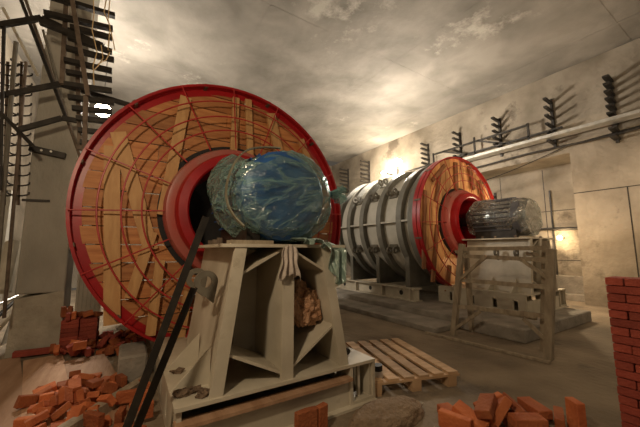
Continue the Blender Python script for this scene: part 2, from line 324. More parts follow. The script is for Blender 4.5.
# rows of curved cable hangers on the left
for cx, yy in ((8, 5.3), (22, 5.5)):
    t = thing('hanger_strip', 'outer strip of small curved black cable hangers left of the column' if cx == 8 else 'inner strip of small curved black cable hangers beside the column', 'hook strip', P(cx, 150, 'Y', yy), 0)
    o0 = Vector(t.location)
    MB().bar(P(cx,62,'Y',yy)-o0, P(cx-4,205,'Y',yy)-o0, .03, .03, up=(0,1,0)).build('strip', M_RUST, t)
    for i in range(14):
        c = P(cx-i*.3, 66+i*10, 'Y', yy)-o0
        MB().tube([c+Vector((.0+.11*math.sin(a), -.02, -.05*math.cos(a)+.05)) for a in [k*PI/7 for k in range(-4, 5)]], .011, 5).build('hook', M_IRON, t)
# junk in the dark corner
for k, (a, b, r, m, s) in enumerate([((2,292),(14,243),.10,M_STEEL,'thick pale pipe leaning in the dark corner'), ((-5,306),(18,296),.02,M_GALV,'thin bright rod lying in the dark corner'), ((-4,330),(17,306),.05,M_GREYWOOD,'grey board end leaning left of the column foot'), ((1,352),(15,312),.03,M_GALV,'slim pale pipe leaning against the column foot'), ((-4,318),(16,300),.03,M_IRON,'dark rod lying among the pipes in the corner')]):
    tag(MB().tube([P(*a,'Y',6.0+.1*k), P(*b,'Y',6.3+.1*k)], r, 10).build('leaning_pipe' if k != 2 else 'leaning_board', m), s, 'pipe' if k != 2 else 'board')

# ================================================================ the two fans
def arc(r, a0, a1, n, y, c): return [(c[0]+r*math.cos(a0+(a1-a0)*i/n), y, c[2]+r*math.sin(a0+(a1-a0)*i/n)) for i in range(n+1)]
def planks(R0, R1, pitch, th, seed, gap=.012, upright=False):
    'rows of boards cut to the ring between R0 and R1'
    rnd = random.Random(seed); mb = MB(); z = -R1
    def seg(u0, u1, za, zb, yo):
        pass
    while z < R1:
        za, zb = z, min(z+pitch-gap, R1); z += pitch; N = 5; zs = [za+(zb-za)*i/N for i in range(N+1)]
        xo = [math.sqrt(max(R1*R1-q_*q_, 0)) for q_ in zs]; xi = [math.sqrt(max(R0*R0-q_*q_, 0)) for q_ in zs]
        if max(xo) < .05: continue
        runs = []
        if min(xi) > 0:
            runs = [([-x for x in xo], [-x for x in xi]), (xi, xo)]
        else:
            if max(xi) > .02:
                runs = [([-x for x in xo], [-x for x in xi]), (xi, xo)]
            else: runs = [([-x for x in xo], xo)]
        for lft, rgt in runs:
            # boards butt at random lengths
            a0, b0 = min(lft), max(rgt); cuts = [a0-1]
            x = a0+rnd.uniform(.5, 1.2)
            while x < b0-.35: cuts.append(x); x += rnd.uniform(.7, 1.3)
            cuts.append(b0+1)
            for c0, c1 in zip(cuts, cuts[1:]):
                l_ = [min(max(a, c0), c1-.004) for a in lft]; r_ = [min(max(a, c0), c1-.004) for a in rgt]
                if max(b-a for a, b in zip(l_, r_)) < .02: continue
                yo = rnd.uniform(-.006, .006); poly = [(a, yo, q_) for a, q_ in zip(l_, zs)]+[(max(b, a+.001), yo, q_) for a, b, q_ in reversed(list(zip(l_, r_, zs)))]
                if upright: poly = [(pz, py, px) for px, py, pz in poly]
                mb.prism(poly, (0, th, 0), rnd.random())
    return mb
def fan(base, R, label, battens, upright, rods_first=0, wood=M_WOOD, batm=M_BATTEN, casing=None, rim=1.60):
    s = R/1.71
    t = thing('ventilation_fan', label, 'industrial fan', base)           # origin on the axis, in the plane of the boards
    planks(.84*s, (rim+.02)*s, .20*s, .03, 7 if not upright else 11, upright=upright).build('wood_panel', wood, t)
    MB().lathe([(rim*s,.0),(1.71*s,.0),(1.71*s,.10),(rim*s,.10)], n=96, closed=True).build('back_ring', M_RED, t, smooth=True)
    MB().lathe([(1.685*s,-.11),(1.715*s,-.11),(1.715*s,-.03),(1.685*s,-.03)], n=96, closed=True).build('front_hoop', M_RED, t, smooth=True)
    for k in range(12):
        a = k*PI/6+.26; c = Vector((math.cos(a), 0, math.sin(a)))*1.70*s
        MB().bar(c+Vector((0,-.10,0)), c+Vector((0,.06,0)), .04, .05, up=c.normalized()).build('hoop_clip', M_RUST, t)
    MB().lathe([(.90*s,-.04),(.90*s,.05),(.76*s,.05),(.76*s,-.03)], n=80, closed=True).build('black_ring', M_BLACK, t, smooth=True)  # plain black ring between boards and cowl
    MB().lathe([(.85*s,.02),(.84*s,-.13),(.82*s,-.17),(.75*s,-.19),(.735*s,-.21)], n=80).build('inlet_cowl', M_PINK, t, smooth=True)
    MB().lathe([(.735*s,-.21),(.725*s,-.32),(.71*s,-.345),(.62*s,-.355),(.60*s,-.34),(.58*s,-.2),(.56*s,.35)], n=80).build('cowl_lip', M_RED, t, smooth=True)
    MB().lathe([(.001,.34),(.62*s,.34),(.62*s,.30),(.001,.30)], n=48).build('inlet_shadow_plate', M_BLACK, t)  # black disc standing in for the darkness inside the inlet
    MB().lathe([(.11,.30),(.11,-.30),(.2,-.30),(.2,-.42),(.001,-.42)], n=24).build('shaft', M_IRON, t, smooth=True)
    for k, (a, b, wd) in enumerate(battens):
        yy = -.028-.006*k
        MB().bar((a[0]*s, yy, a[1]*s), (b[0]*s, yy, b[1]*s), wd, .045, up=(0,-1,0)).build('batten', batm, t)
    for k in range(16):
        a = k*PI/8+.05+rods_first; c = Vector((math.cos(a), 0, math.sin(a)))
        MB().tube([c*.84*s+Vector((0,-.18,0)), c*1.70*s+Vector((0,-.13,0))], .008, 6).build('spoke_rod', M_REDROD, t)
    for r in (1.46, 1.25, 1.06):
        yy = -.13-.09*(1.70-r)/.71-.02
        MB().lathe([((r*s)+.009*math.cos(q_*PI/3), yy+.009*math.sin(q_*PI/3)) for q_ in range(6)], n=96, closed=True).build('ring_rod', M_REDROD, t, smooth=True)
    # casing behind
    ln, rs, ribs = casing
    cs = MB().lathe([(rs,.10),(rs,ln)], n=96).lathe([(rs-.05,.10),(rs-.05,ln)], n=96).build('casing', M_SHELL, t, smooth=True)
    for y in ribs:
        MB().lathe([(rs-.01,y),(rs+.13,y),(rs+.13,y+.16),(rs-.01,y+.16)], n=96, closed=True).build('rib', M_RIB, t, smooth=True)
    for sx in (-1, 1):
        MB().box((sx*(rs+.05)-.07, .12, -.02), (sx*(rs+.05)+.07, ln, .02)).build('side_flange', M_SHELL, t)
    return t
def pb(x0, y0, x1, y1, w, c=(1.148, 1.841), Y=3.95):
    a = P(x0,y0,'Y',Y); b = P(x1,y1,'Y',Y); return ((a.x-c[0], a.z-c[1]), (b.x-c[0], b.z-c[1]), w)
bat1 = [pb(112,146,112,325,.15), pb(118,132,151,250,.15), pb(186,97,163,215,.13), pb(236,98,233,160,.09), pb(248,100,250,158,.09), pb(270,114,281,165,.14), pb(152,232,130,298,.11),
        pb(300,140,312,175,.10), pb(160,260,150,335,.10), pb(188,290,178,345,.10), pb(290,280,300,330,.12), pb(240,250,238,330,.12)]
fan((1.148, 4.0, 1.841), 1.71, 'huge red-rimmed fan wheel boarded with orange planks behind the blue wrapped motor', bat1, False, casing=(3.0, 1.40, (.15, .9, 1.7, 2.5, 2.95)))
bat2 = []
for a in ((424,188,423,272,.09), (440,168,436,200,.10), (437,225,432,286,.10), (456,159,457,190,.12), (470,163,475,188,.11), (431,178,444,162,.08), (449,268,446,296,.11), (480,178,486,205,.1)):
    bat2.append(pb(*a, c=(6.88, 2.04), Y=4.33))
F2 = Vector((6.88, 4.4, 2.04))
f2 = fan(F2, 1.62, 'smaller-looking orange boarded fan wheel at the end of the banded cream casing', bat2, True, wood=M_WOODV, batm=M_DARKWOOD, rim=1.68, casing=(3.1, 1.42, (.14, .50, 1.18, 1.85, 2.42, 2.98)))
# lifting lugs and cover plates on the visible flank
def lugmesh(mb, c, u, v, n, s):
    'flat triangular lug with a round hole: centre c, along u (out) and v, thickness n'
    K = 28; d_ = 2.0; be = math.acos(1/d_); o2 = []
    for k in range(K):
        a = 2*PI*k/K; de = abs(a-PI); r = s*(1/math.cos(min(be, be-de)) if de < be else 1)
        o2.append(c+u*math.cos(a)*r+v*math.sin(a)*r)
    inn = [c+(p-c).normalized()*s*.5 for p in o2]
    vs = o2+inn+[p+n for p in o2]+[p+n for p in inn]; fs = []
    for k in range(K):
        j_ = (k+1) % K
        fs += [(k, j_, K+j_, K+k), (2*K+k, 3*K+k, 3*K+j_, 2*K+j_), (k, 2*K+k, 2*K+j_, j_), (K+k, K+j_, 3*K+j_, 3*K+k)]
    mb.add(vs, fs); return mb
for y, angs in ((.82, (176-26, 184+22)), (1.52, (176-26, 176-48, 184+22)), (2.2, (176-26, 184+22))):
    for ad in angs:
        a = math.radians(ad); rr = Vector((math.cos(a), 0, math.sin(a))); tg = Vector((-math.sin(a), 0, math.cos(a)))
        c = rr*1.42
        for dy in (0, .2):
            mb = MB(); lugmesh(mb, c+rr*.14+Vector((0,y+dy,0)), rr, tg, Vector((0,.035,0)), .085); mb.build('lifting_lug', M_LUG, f2)
        MB().prism([c+Vector((0,y+.02,0))+tg*.1, c+Vector((0,y+.26,0))+tg*.1, c+Vector((0,y+.26,0))-tg*.1, c+Vector((0,y+.02,0))-tg*.1], rr*.03).build('lug_pad', M_LUG, f2)
# feet under the casings
for fx, fy, fz, zz, m in ((6.88, 4.4, 2.04, .2, M_STEEL), ):
    t = thing('steel_rail', 'long cream steel beam with round holes carrying the banded casing', 'steel beam', (5.62, 4.7, zz))
    bm_ = MB(); bm_.box((-.12,0,0), (.12,3.2,.03)).box((-.12,0,.27), (.12,3.2,.30)).box((-.02,0,.03), (.02,3.2,.27)); bm_.build('beam', m, t)
    for y in (.5, 1.6, 2.75): MB().tube([(-.021,y,.15),(-.03,y,.15)], .055, 16).build('hole', M_BLACK, t)  # black discs on the web, painted as the shaded inside of openings
    for y in (.15, 1.05, 2.1, 3.1): MB().box((-.12,y,.03), (-.02,y+.02,.27)).build('stiffener', m, t)
    for y0 in (.2, 1.2, 2.3):
        MB().prism([(-.05,y0,.30),(.9,y0,.30),(.9,y0,.45),(.35,y0,.72),(-.05,y0,1.0)], (0,.12,0)).build('saddle', M_RIB, t)
    tag(MB().box((7.3, 4.7, .2), (7.5, 7.9, .5)).build('steel_rail', m), 'steel beam under the far flank of the banded casing', 'steel beam')
for fx in (.35, 1.75):
    tag(MB().box((fx, 4.4, 0), (fx+.2, 6.9, .45)).build('steel_rail', M_STEEL), 'low steel beam under the near casing, on its %s side' % ('column' if fx < 1 else 'pallet'), 'steel beam')
# concrete plinth of the far fan
pl = MB().box((4.95, 2.25, 0), (7.6, 8.4, .2)).build('plinth', M_SLAB, bevel=.015); tag(pl, 'low grey concrete plinth under the far fan and its motor stand', 'plinth')
st = MB().box((4.3, 3.3, 0), (4.94, 7.9, .09)).build('step_slab', M_SLAB, bevel=.01); tag(st, 'thin lower concrete step along the near side of the plinth', 'step')

# ================================================================ motor stands
def stand(base, label, far=False):
    t = thing('motor_stand', label, 'machine stand', base); m = M_STEEL
    # origin below the middle of the front edge; x across, y towards the wheel
    H = 1.40
    MB().box((-.54,-.04,H-.025), (.56,1.30,H)).build('top_plate', m, t)
    for sx, xt, xb in ((-1, -.40, -.54), (1, .345, .545)):
        MB().prism([(xt,0,H-.025),(xt,1.26,H-.025),(xb,1.26,.36),(xb,0,.36)], (.03*-sx,0,0)).build('side_plate', m, t)
        MB().prism([(xt-.045,0,H-.025),(xt+.045,0,H-.025),(xb+.045,0,.36),(xb-.045,0,.36)], (0,-.03,0)).build('front_flange', m, t)
    MB().box((-.03,0,.36), (-.005,.62,H-.025)).build('middle_web', m, t)
    MB().box((-.055,-.03,.36), (.045,0,H-.025)).build('middle_flange', m, t)
    MB().box((-.24,.62,.36), (.45,.65,H-.03)).build('cross_panel', m, t)
    for poly in ([(-.01,0,H-.03),(-.41,0,1.15),(-.41,.5,1.15),(-.01,.5,H-.03)], [(-.01,0,H-.03),(.39,0,1.15),(.39,.5,1.15),(-.01,.5,H-.03)],
                 [(-.01,0,.38),(-.46,0,.60),(-.48,.5,.60),(-.01,.5,.38)], [(-.01,0,.38),(.46,0,.70),(.46,.5,.70),(-.01,.5,.38)]):
        MB().prism(poly, (0,0,.022)).build('bracing_plate', m, t)
    for y in (.22, .66):
        MB().prism([(-.53,y,.36),(-.79,y,.36),(-.53,y,.62)], (0,.022,0)).build('gusset', m, t)
        MB().prism([(.55,y,.36),(.82,y,.36),(.54,y,.66)], (0,.022,0)).build('gusset', m, t)
    for y in (.15, .52):
        mb = MB(); lugmesh(mb, Vector((-.60,y,1.115)), Vector((-.35,0,.94)), Vector((.94,0,.35)), Vector((0,.03,0)), .085)
        mb.build('lifting_lug', M_LUG, t)
    # base frame
    MB().box((-.80,-.05,.335), (.88,1.75,.36)).build('base_plate', m, t)
    def holed(xx, nm):
        mb = MB(); mb.box((xx,-.02,0), (xx+.03,1.80,.06)).box((xx,-.02,.24), (xx+.03,1.80,.335))
        ys = [-.02, .12, .2, .50, .58, .95, 1.05, 1.45, 1.52, 1.80]
        for a, b in zip(ys[::2], ys[1::2]): mb.box((xx,a,.06), (xx+.03,b,.24))
        return mb.build(nm, m, t)
    holed(-.78, 'side_beam'); holed(.83, 'side_beam')
    MB().box((-.74,-.02,.02), (.60,.01,.235)).build('front_beam', m, t)
    MB().box((-.80,-.08,.0), (.88,.10,.02)).build('front_beam_foot', m, t)
    eb = MB().box((.60,-.04,.02), (.63,.10,.334)).box((.855,-.04,.02), (.885,.10,.334)).box((.63,-.04,.02), (.855,.10,.045)).box((.73,.02,.045), (.755,.05,.334)); eb.build('end_box', m, t)
    for x, y in ((-.44,.62), (-.42,.9), (-.50,.2), (.48,.16)):
        MB().tube([(x,y,H),(x,y,H+.05)], .024, 6).build('bolt', M_RUST, t)
    MB().box((-.46,.02,H), (-.12,.16,H+.03)).build('shim', M_GREYWOOD, t)
    return t
stand((1.105, 2.24, 0), 'cream steel motor stand with splayed legs and lifting lugs under the blue wrapped motor')
t2 = stand((6.86, 2.72, .2), 'cream steel motor stand on the plinth behind the wooden trestle'); t2.scale = (1,1,1.0)

# motors
def motor(c, label, m):
    t = thing('electric_motor', label, 'motor', c)        # c: on the axis at the free end; y towards the wheel
    prof = [(.001,0),(.22,0),(.34,.03),(.40,.08),(.41,.2)]
    MB().lathe(prof, n=40).build('end_cover', m, t, smooth=True)
    b = MB().lathe([(.39,.2),(.39,1.02),(.28,1.08),(.14,1.12),(.001,1.12)], n=40)
    for k in range(28):
        a = k*2*PI/28
        if abs(math.sin(a)+1) < .25: continue
        c_ = Vector((math.cos(a), 0, math.sin(a)))
        b.bar(c_*.41+Vector((0,.24,0)), c_*.41+Vector((0,1.0,0)), .012, .06, up=c_)
    b.build('body', m, t)
    MB().box((-.22,.45,.36), (.18,.85,.41)).build('terminal_box', m, t, bevel=.02)
    for sx in (-1, 1): MB().box((sx*.26-.06,.15,-.44), (sx*.26+.06,1.0,-.25)).build('foot', M_IRON, t)
    MB().tube([(0,1.1,0),(0,1.42,0)], .07, 16).build('shaft', M_IRON, t)
    return t
motor((1.15, 2.32, 1.841), 'blue electric motor inside green plastic film on the near stand', M_BLUE)
motor((6.88, 2.84, 2.04), 'dark electric motor inside clear plastic film on the far stand', M_GREY)
def wrap(name, c, secs, label, m, knot, seed, amp=.035, nk=14):
    'film pulled around the motor: rings of (y, rx, rz, dx, dz), gathered into folds at the knot angle'
    K = 160; rows = []; rnd = random.Random(seed); S = Vector((seed*7.3, 0, 0))
    M_ = 64
    def lerp(t):
        i = min(int(t*(len(secs)-1)), len(secs)-2); f = t*(len(secs)-1)-i; f = f*f*(3-2*f)
        return [a+(b-a)*f for a, b in zip(secs[i], secs[i+1])]
    vs = []; fs = []
    for i in range(M_+1):
        y, rx, rz, dx, dz = lerp(i/M_)
        for k in range(K):
            a = 2*PI*k/K; p = Vector((math.cos(a)*rx+dx, y, math.sin(a)*rz+dz))
            d = (p-Vector(knot)); r = d.length; dn = d.normalized()*2.6+d*.6
            f1_ = noise.noise(dn+S); f2_ = noise.noise(dn*2.3+S*1.7)
            fold = (1-abs(f1_)*4)*1.0+(1-abs(f2_)*4)*.5
            big = noise.noise(p*2.2+S)
            h = amp*(fold*.62*min(1, r*4)+big*1.1)
            n = Vector((math.cos(a), 0, math.sin(a)))
            if i < M_*.3: n = (n+Vector((0,-1,0))*(1-i/(M_*.3))).normalized()
            sc_ = min(1, max(rx, .12)/.3)
            vs.append(p+n*h*sc_)
    for i in range(M_):
        for k in range(K): fs.append((i*K+k, i*K+(k+1) % K, (i+1)*K+(k+1) % K, (i+1)*K+k))
    fs.append(tuple(range(K))[::-1])
    o = MB().add([v for v in vs], fs).build(name, m, loc=c)
    o.data.polygons.foreach_set('use_smooth', [True]*len(o.data.polygons))
    return tag(o, label, 'plastic sheet')
wrap('plastic_sheet', (1.15, 2.32, 1.841), [(-.06,.10,.10,.05,-.02),(-.04,.34,.30,.03,-.02),(.10,.47,.42,.03,0),(.45,.51,.46,.0,.0),(.75,.45,.42,-.03,.02),(.92,.38,.40,-.07,.10),(1.10,.36,.40,-.08,.22),(1.28,.28,.32,-.10,.26),(1.34,.12,.2,-.10,.2)],
     'green tinted plastic film wrapped and creased around the blue motor', M_FILM, (.55,.05,.16), 3)
wrap('plastic_sheet', (6.88, 2.84, 2.04), [(-.05,.28,.28,0,-.02),(-.05,.36,.36,0,-.02),(.04,.41,.40,0,0),(.50,.42,.41,0,.0),(.80,.40,.43,0,.03),(1.05,.40,.43,0,.05),(1.22,.30,.32,0,0),(1.26,.2,.2,0,0)],
     'clear plastic film wrapped around the dark motor on the far stand', M_FILM2, (0,.6,-.5), 5, amp=.022)
# film hanging over the right corner of the near stand, knot and strap
def drape(name, pts_fn, nu, nv, m, label, cat, th=.004):
    vs = [pts_fn(u/nu, v/nv) for v in range(nv+1) for u in range(nu+1)]; W = nu+1
    fs = [(v*W+u, v*W+u+1, (v+1)*W+u+1, (v+1)*W+u) for v in range(nv) for u in range(nu)]
    o = MB().add(vs, fs).build(name, m, smooth=False); o.data.polygons.foreach_set('use_smooth', [True]*len(o.data.polygons))
    md = o.modifiers.new('thickness', 'SOLIDIFY'); md.thickness = th
    return tag(o, label, cat)
def d1(u, v):
    x = 1.20+.45*u; hang = (.03+.03*math.sin(u*17) if u < .5 else .03+.36*min(1, (u-.5)/.12)*(1-.25*abs(u-.85)/.15))
    z = 1.455-.03*u+.012*math.sin(u*23)-hang*v
    y = 2.185-.035*math.sin(u*34+v*2)*(.4+v)-.03*min(1, v*4)+(.22*(1-v*5) if v < .2 else 0)
    return Vector((x-.05*v*max(0, u-.6), y, z))
drape('plastic_sheet', d1, 60, 24, M_FILM3, 'loose milky green plastic film hanging off the corner of the near motor stand', 'plastic sheet')
def d2(u, v):
    a = (u-.5)*2; x = 1.09+a*(.06+.045*v+.01*math.sin(v*9)); z = 1.40-.25*v-.03*abs(a)+.02*math.sin(u*25)*v
    return Vector((x, 2.185-.02*math.cos(u*22)*(.3+v)-.012, z))
drape('rag', d2, 36, 14, M_CLOTH, 'pale crumpled rag tied around the middle post of the near stand', 'rag')
pts = []
for i in range(33):
    a = math.radians(86+i*4.2); pts.append(Vector((1.16+math.cos(a)*.515, 2.62+.06*math.sin(i*.3)-.008*i, 1.86+math.sin(a)*.49)))
sm = MB()
for a, b in zip(pts, pts[1:]): sm.bar(a, b+(b-a)*.1, .012, .035, up=(0,1,0))
tag(sm.build('strap', mat('grey_strap', (.16,.15,.10), (.24,.22,.16), 9, .6)), 'grey strap pulled over the green plastic film', 'strap')
kn = MB()
for k in range(9):
    a = k*.7; c = Vector((1.70, 2.40, 1.90)); e = c+Vector((.05*math.cos(a)+.06, -.05*math.sin(a*1.3), .08*math.sin(a)))
    kn.tube([c-Vector((.05,0,0)), (c+e)/2+Vector((0,0,.01)), e], [.03,.018,.03], 6)
tag(kn.build('plastic_knot', M_FILM, smooth=True), 'bunched knot of green film at the edge of the wrapped motor', 'plastic sheet')

# ================================================================ things on and around the near stand
def lump(name, c, s, m, seed, amp, label, cat, res=3, nscale=3.5):
    bm = bmesh.new(); bmesh.ops.create_icosphere(bm, subdivisions=res, radius=1)
    for v in bm.verts:
        n = noise.noise(v.co*nscale*.5+Vector((seed,0,0)))+.5*noise.noise(v.co*nscale*1.6+Vector((0,seed,0)))
        v.co = v.co*(1+amp*n*1.6); v.co = Vector((v.co.x*s[0], v.co.y*s[1], max(v.co.z, -.82)*s[2]))
    me = bpy.data.meshes.new(name); bm.to_mesh(me); bm.free(); me.materials.append(m)
    o = bpy.data.objects.new(name, me); C.objects.link(o); o.location = c
    return tag(o, label, cat)
lump('insulation_lump', (1.37, 2.48, .84), (.15,.15,.20), M_FOAM, 4, .32, 'torn lump of orange brown insulation stuffed inside the near motor stand', 'insulation', 4)
lump('rubble_mound', (1.82, 1.88, .03), (.38,.17,.13), M_MOUND, 9, .09, 'long low mound of brown rubble and dirt in front of the near stand', 'rubble', 4)
for k, (x, y, s) in enumerate(((.38,2.36,.04),(.46,2.38,.03),(.40,2.80,.03),(.50,2.28,.035))):
    lump('debris_lump', (x, y, .36+s*.5), (s*1.6,s*1.1,s*.7), M_DIRT, 20+k, .5, ['largest dark clod on the base plate between the gussets','small clod on the base plate next to the largest one','dark clod at the back of the base plate','flat clod at the front corner of the base plate'][k], 'debris', 2)
tag(MB().bar((.31,2.205,.25), (1.70,2.205,.25), .10, .024, tone=.2).build('board', M_FLOORWOOD), 'narrow brown board lying along the front edge of the near stand base', 'board')
t = thing('jar', 'small glass jar with a black lid beside the end of the near stand base', 'jar', (2.13, 2.32, 0))
MB().lathe([(.001,0),(.05,0),(.055,.02),(.055,.15),(.045,.19)], n=20).build('body', M_GALV, t, smooth=True).rotation_euler = (PI/2,0,0)
MB().lathe([(.048,.19),(.05,.19),(.05,.24),(.001,.24)], n=20).build('lid', M_BLACK, t, smooth=True).rotation_euler = (PI/2,0,0)
tag(MB().lathe([(.001,0),(.03,0),(.03,.05),(.001,.05)], n=14).build('cable_gland', M_BLACK, loc=(1.83,2.40,.39)), 'small black plug lying on the end of the near stand base', 'plug')
pp = MB().prism([(2.17,1.98,0),(2.27,2.0,.0),(2.30,1.91,.0),(2.24,1.94,.02),(2.2,1.9,0)], (0,0,.01)); tag(pp.build('paper_scrap', M_PAPER), 'crumpled white scrap of paper on the floor in front of the pallet', 'paper')
# leaning iron bars
for a, b, s in ((tuple(P(206,217,'Y',2.12)), (P(206,217,'Y',2.12)+(P(127,427,'Y',2.12)-P(206,217,'Y',2.12))*1.22), 'longer dark angle iron leaning against the near stand'), (tuple(P(194,288,'Y',2.2)), (P(194,288,'Y',2.2)+(P(137,427,'Y',2.2)-P(194,288,'Y',2.2))*1.27), 'shorter black iron bar leaning behind the longer one')):
    a = Vector(a); b = Vector(b); mb = MB().bar(a, b, .045, .008, up=(0,-1,0)); mb.bar(a+Vector((.02,.02,0)), b+Vector((.02,.02,0)), .008, .045, up=(0,-1,0))
    tag(mb.build('iron_bar', M_IRON), s, 'iron bar')

# pallet
t = thing('pallet', 'wooden pallet lying flat between the near stand and the trestle', 'pallet', (2.62, 2.68, 0), math.radians(-17.5))
rnd = random.Random(2)
for i in range(6):
    x = -.46+i*.165; MB().box((x,-.60,.118), (x+.108,.60,.14), tone=rnd.random()).build('deck_board', M_PALLET, t)
for y in (-.56, 0, .52):
    MB().box((-.46,y-.045,.098), (.49,y+.05,.118)).build('cross_board', M_PALLET, t)
    for x in (-.42, 0, .40): MB().box((x-.045,y-.045,.02), (x+.05,y+.05,.098)).build('block', M_PALLET, t)
for x in (-.42, 0, .40): MB().box((x-.05,-.60,0), (x+.05,.60,.02)).build('runner', M_PALLET, t)

# wooden trestle
t = thing('trestle', 'tall grey wooden trestle ladder standing in front of the far motor stand', 'trestle', (4.5, 2.4, 0))
o0 = Vector((4.5, 2.4, 0))
def tq(y, z, x=0.): return Vector((x, y, z))
fl, fr_ = .60, -.58                              # far and near post along y
def tp(px, py): 
    p = P(px, py, 'X', 4.52); return Vector((0, p.y-2.4, p.z))
def tb(nm, a, b, w, h=.04, dx=0): 
    MB().bar(tp(*a)+Vector((dx,0,0)), tp(*b)+Vector((dx,0,0)), h, w, up=(0,0,1) if nm != 'post' else (0,1,0)).build(nm, M_GREYWOOD, t)
tb('post', (463,244), (454,337), .08, .07); tb('post', (552,249), (549,359), .09, .08)
a = tp(545,240); MB().bar(a+Vector((.35,.12,0)), (.33,-.42,0), .07, .07, up=(0,1,0)).build('post', M_GREYWOOD, t)
a = tp(475,243); MB().bar((.35,.62,1.36), (.45,.66,0), .07, .07, up=(0,1,0)).build('post', M_GREYWOOD, t)
for a, b in (((464,249),(549,248)), ((464,256),(549,260)), ((461,280),(549,287)), ((457,306),(549,316))): tb('rung', a, b, .055)
for a, b in (((462,279),(488,256)), ((522,259),(549,277)), ((456,329),(482,311)), ((525,318),(549,340))): tb('diagonal_brace', a, b, .045, .03, -.03)
MB().bar((.02,-.55,1.30), (.36,-.32,1.30), .05, .05).build('top_bar', M_GREYWOOD, t); MB().bar((.02,.58,1.33), (.36,.62,1.33), .05, .05).build('top_bar', M_GREYWOOD, t)
for z in (.42, .85): MB().bar((.35,-.36,z), (.38,.62,z), .04, .06).build('rung', M_GREYWOOD, t)
tag(MB().bar((4.2,3.4,.02), (4.35,1.72,.02), .05, .03).build('floor_batten', M_GREYWOOD), 'thin grey batten lying on the floor along the foot of the trestle', 'batten')

# boards on the floor at the left
rnd = random.Random(8)
deck = [((-1.28,5.35),(-.62,2.6),.42,'wide brown floor board nearest the column'), ((-.82,5.2),(-.30,2.7),.36,'wide brown floor board under the near edge of the brick heap'), ((-.38,4.9),(-.02,3.0),.40,'pale floor board half covered by the brick heap')]
for k, (a, b, wd, s) in enumerate(deck):
    tag(MB().bar((a[0],a[1],.012+.001*k), (b[0],b[1],.012+.001*k), wd, .022, tone=rnd.random()).build('floor_board', M_FLOORWOOD), s, 'board')
tag(MB().bar((-.36,2.85,.06), (.24,3.62,.06), .09, .10).build('timber_beam', M_GREYWOOD), 'pale square timber lying on the floor between the bricks and the near stand', 'timber')
tag(MB().box((-.02,3.75,0), (.24,4.3,.28)).build('concrete_block', M_SLAB, bevel=.02), 'pale concrete block at the foot of the near fan wheel', 'concrete block')
tag(MB().bar((-1.14,5.38,.06), (-.76,5.40,.05), .10, .06).build('broken_board', M_BRICKD), 'broken red brown board lying at the foot of the column', 'board')

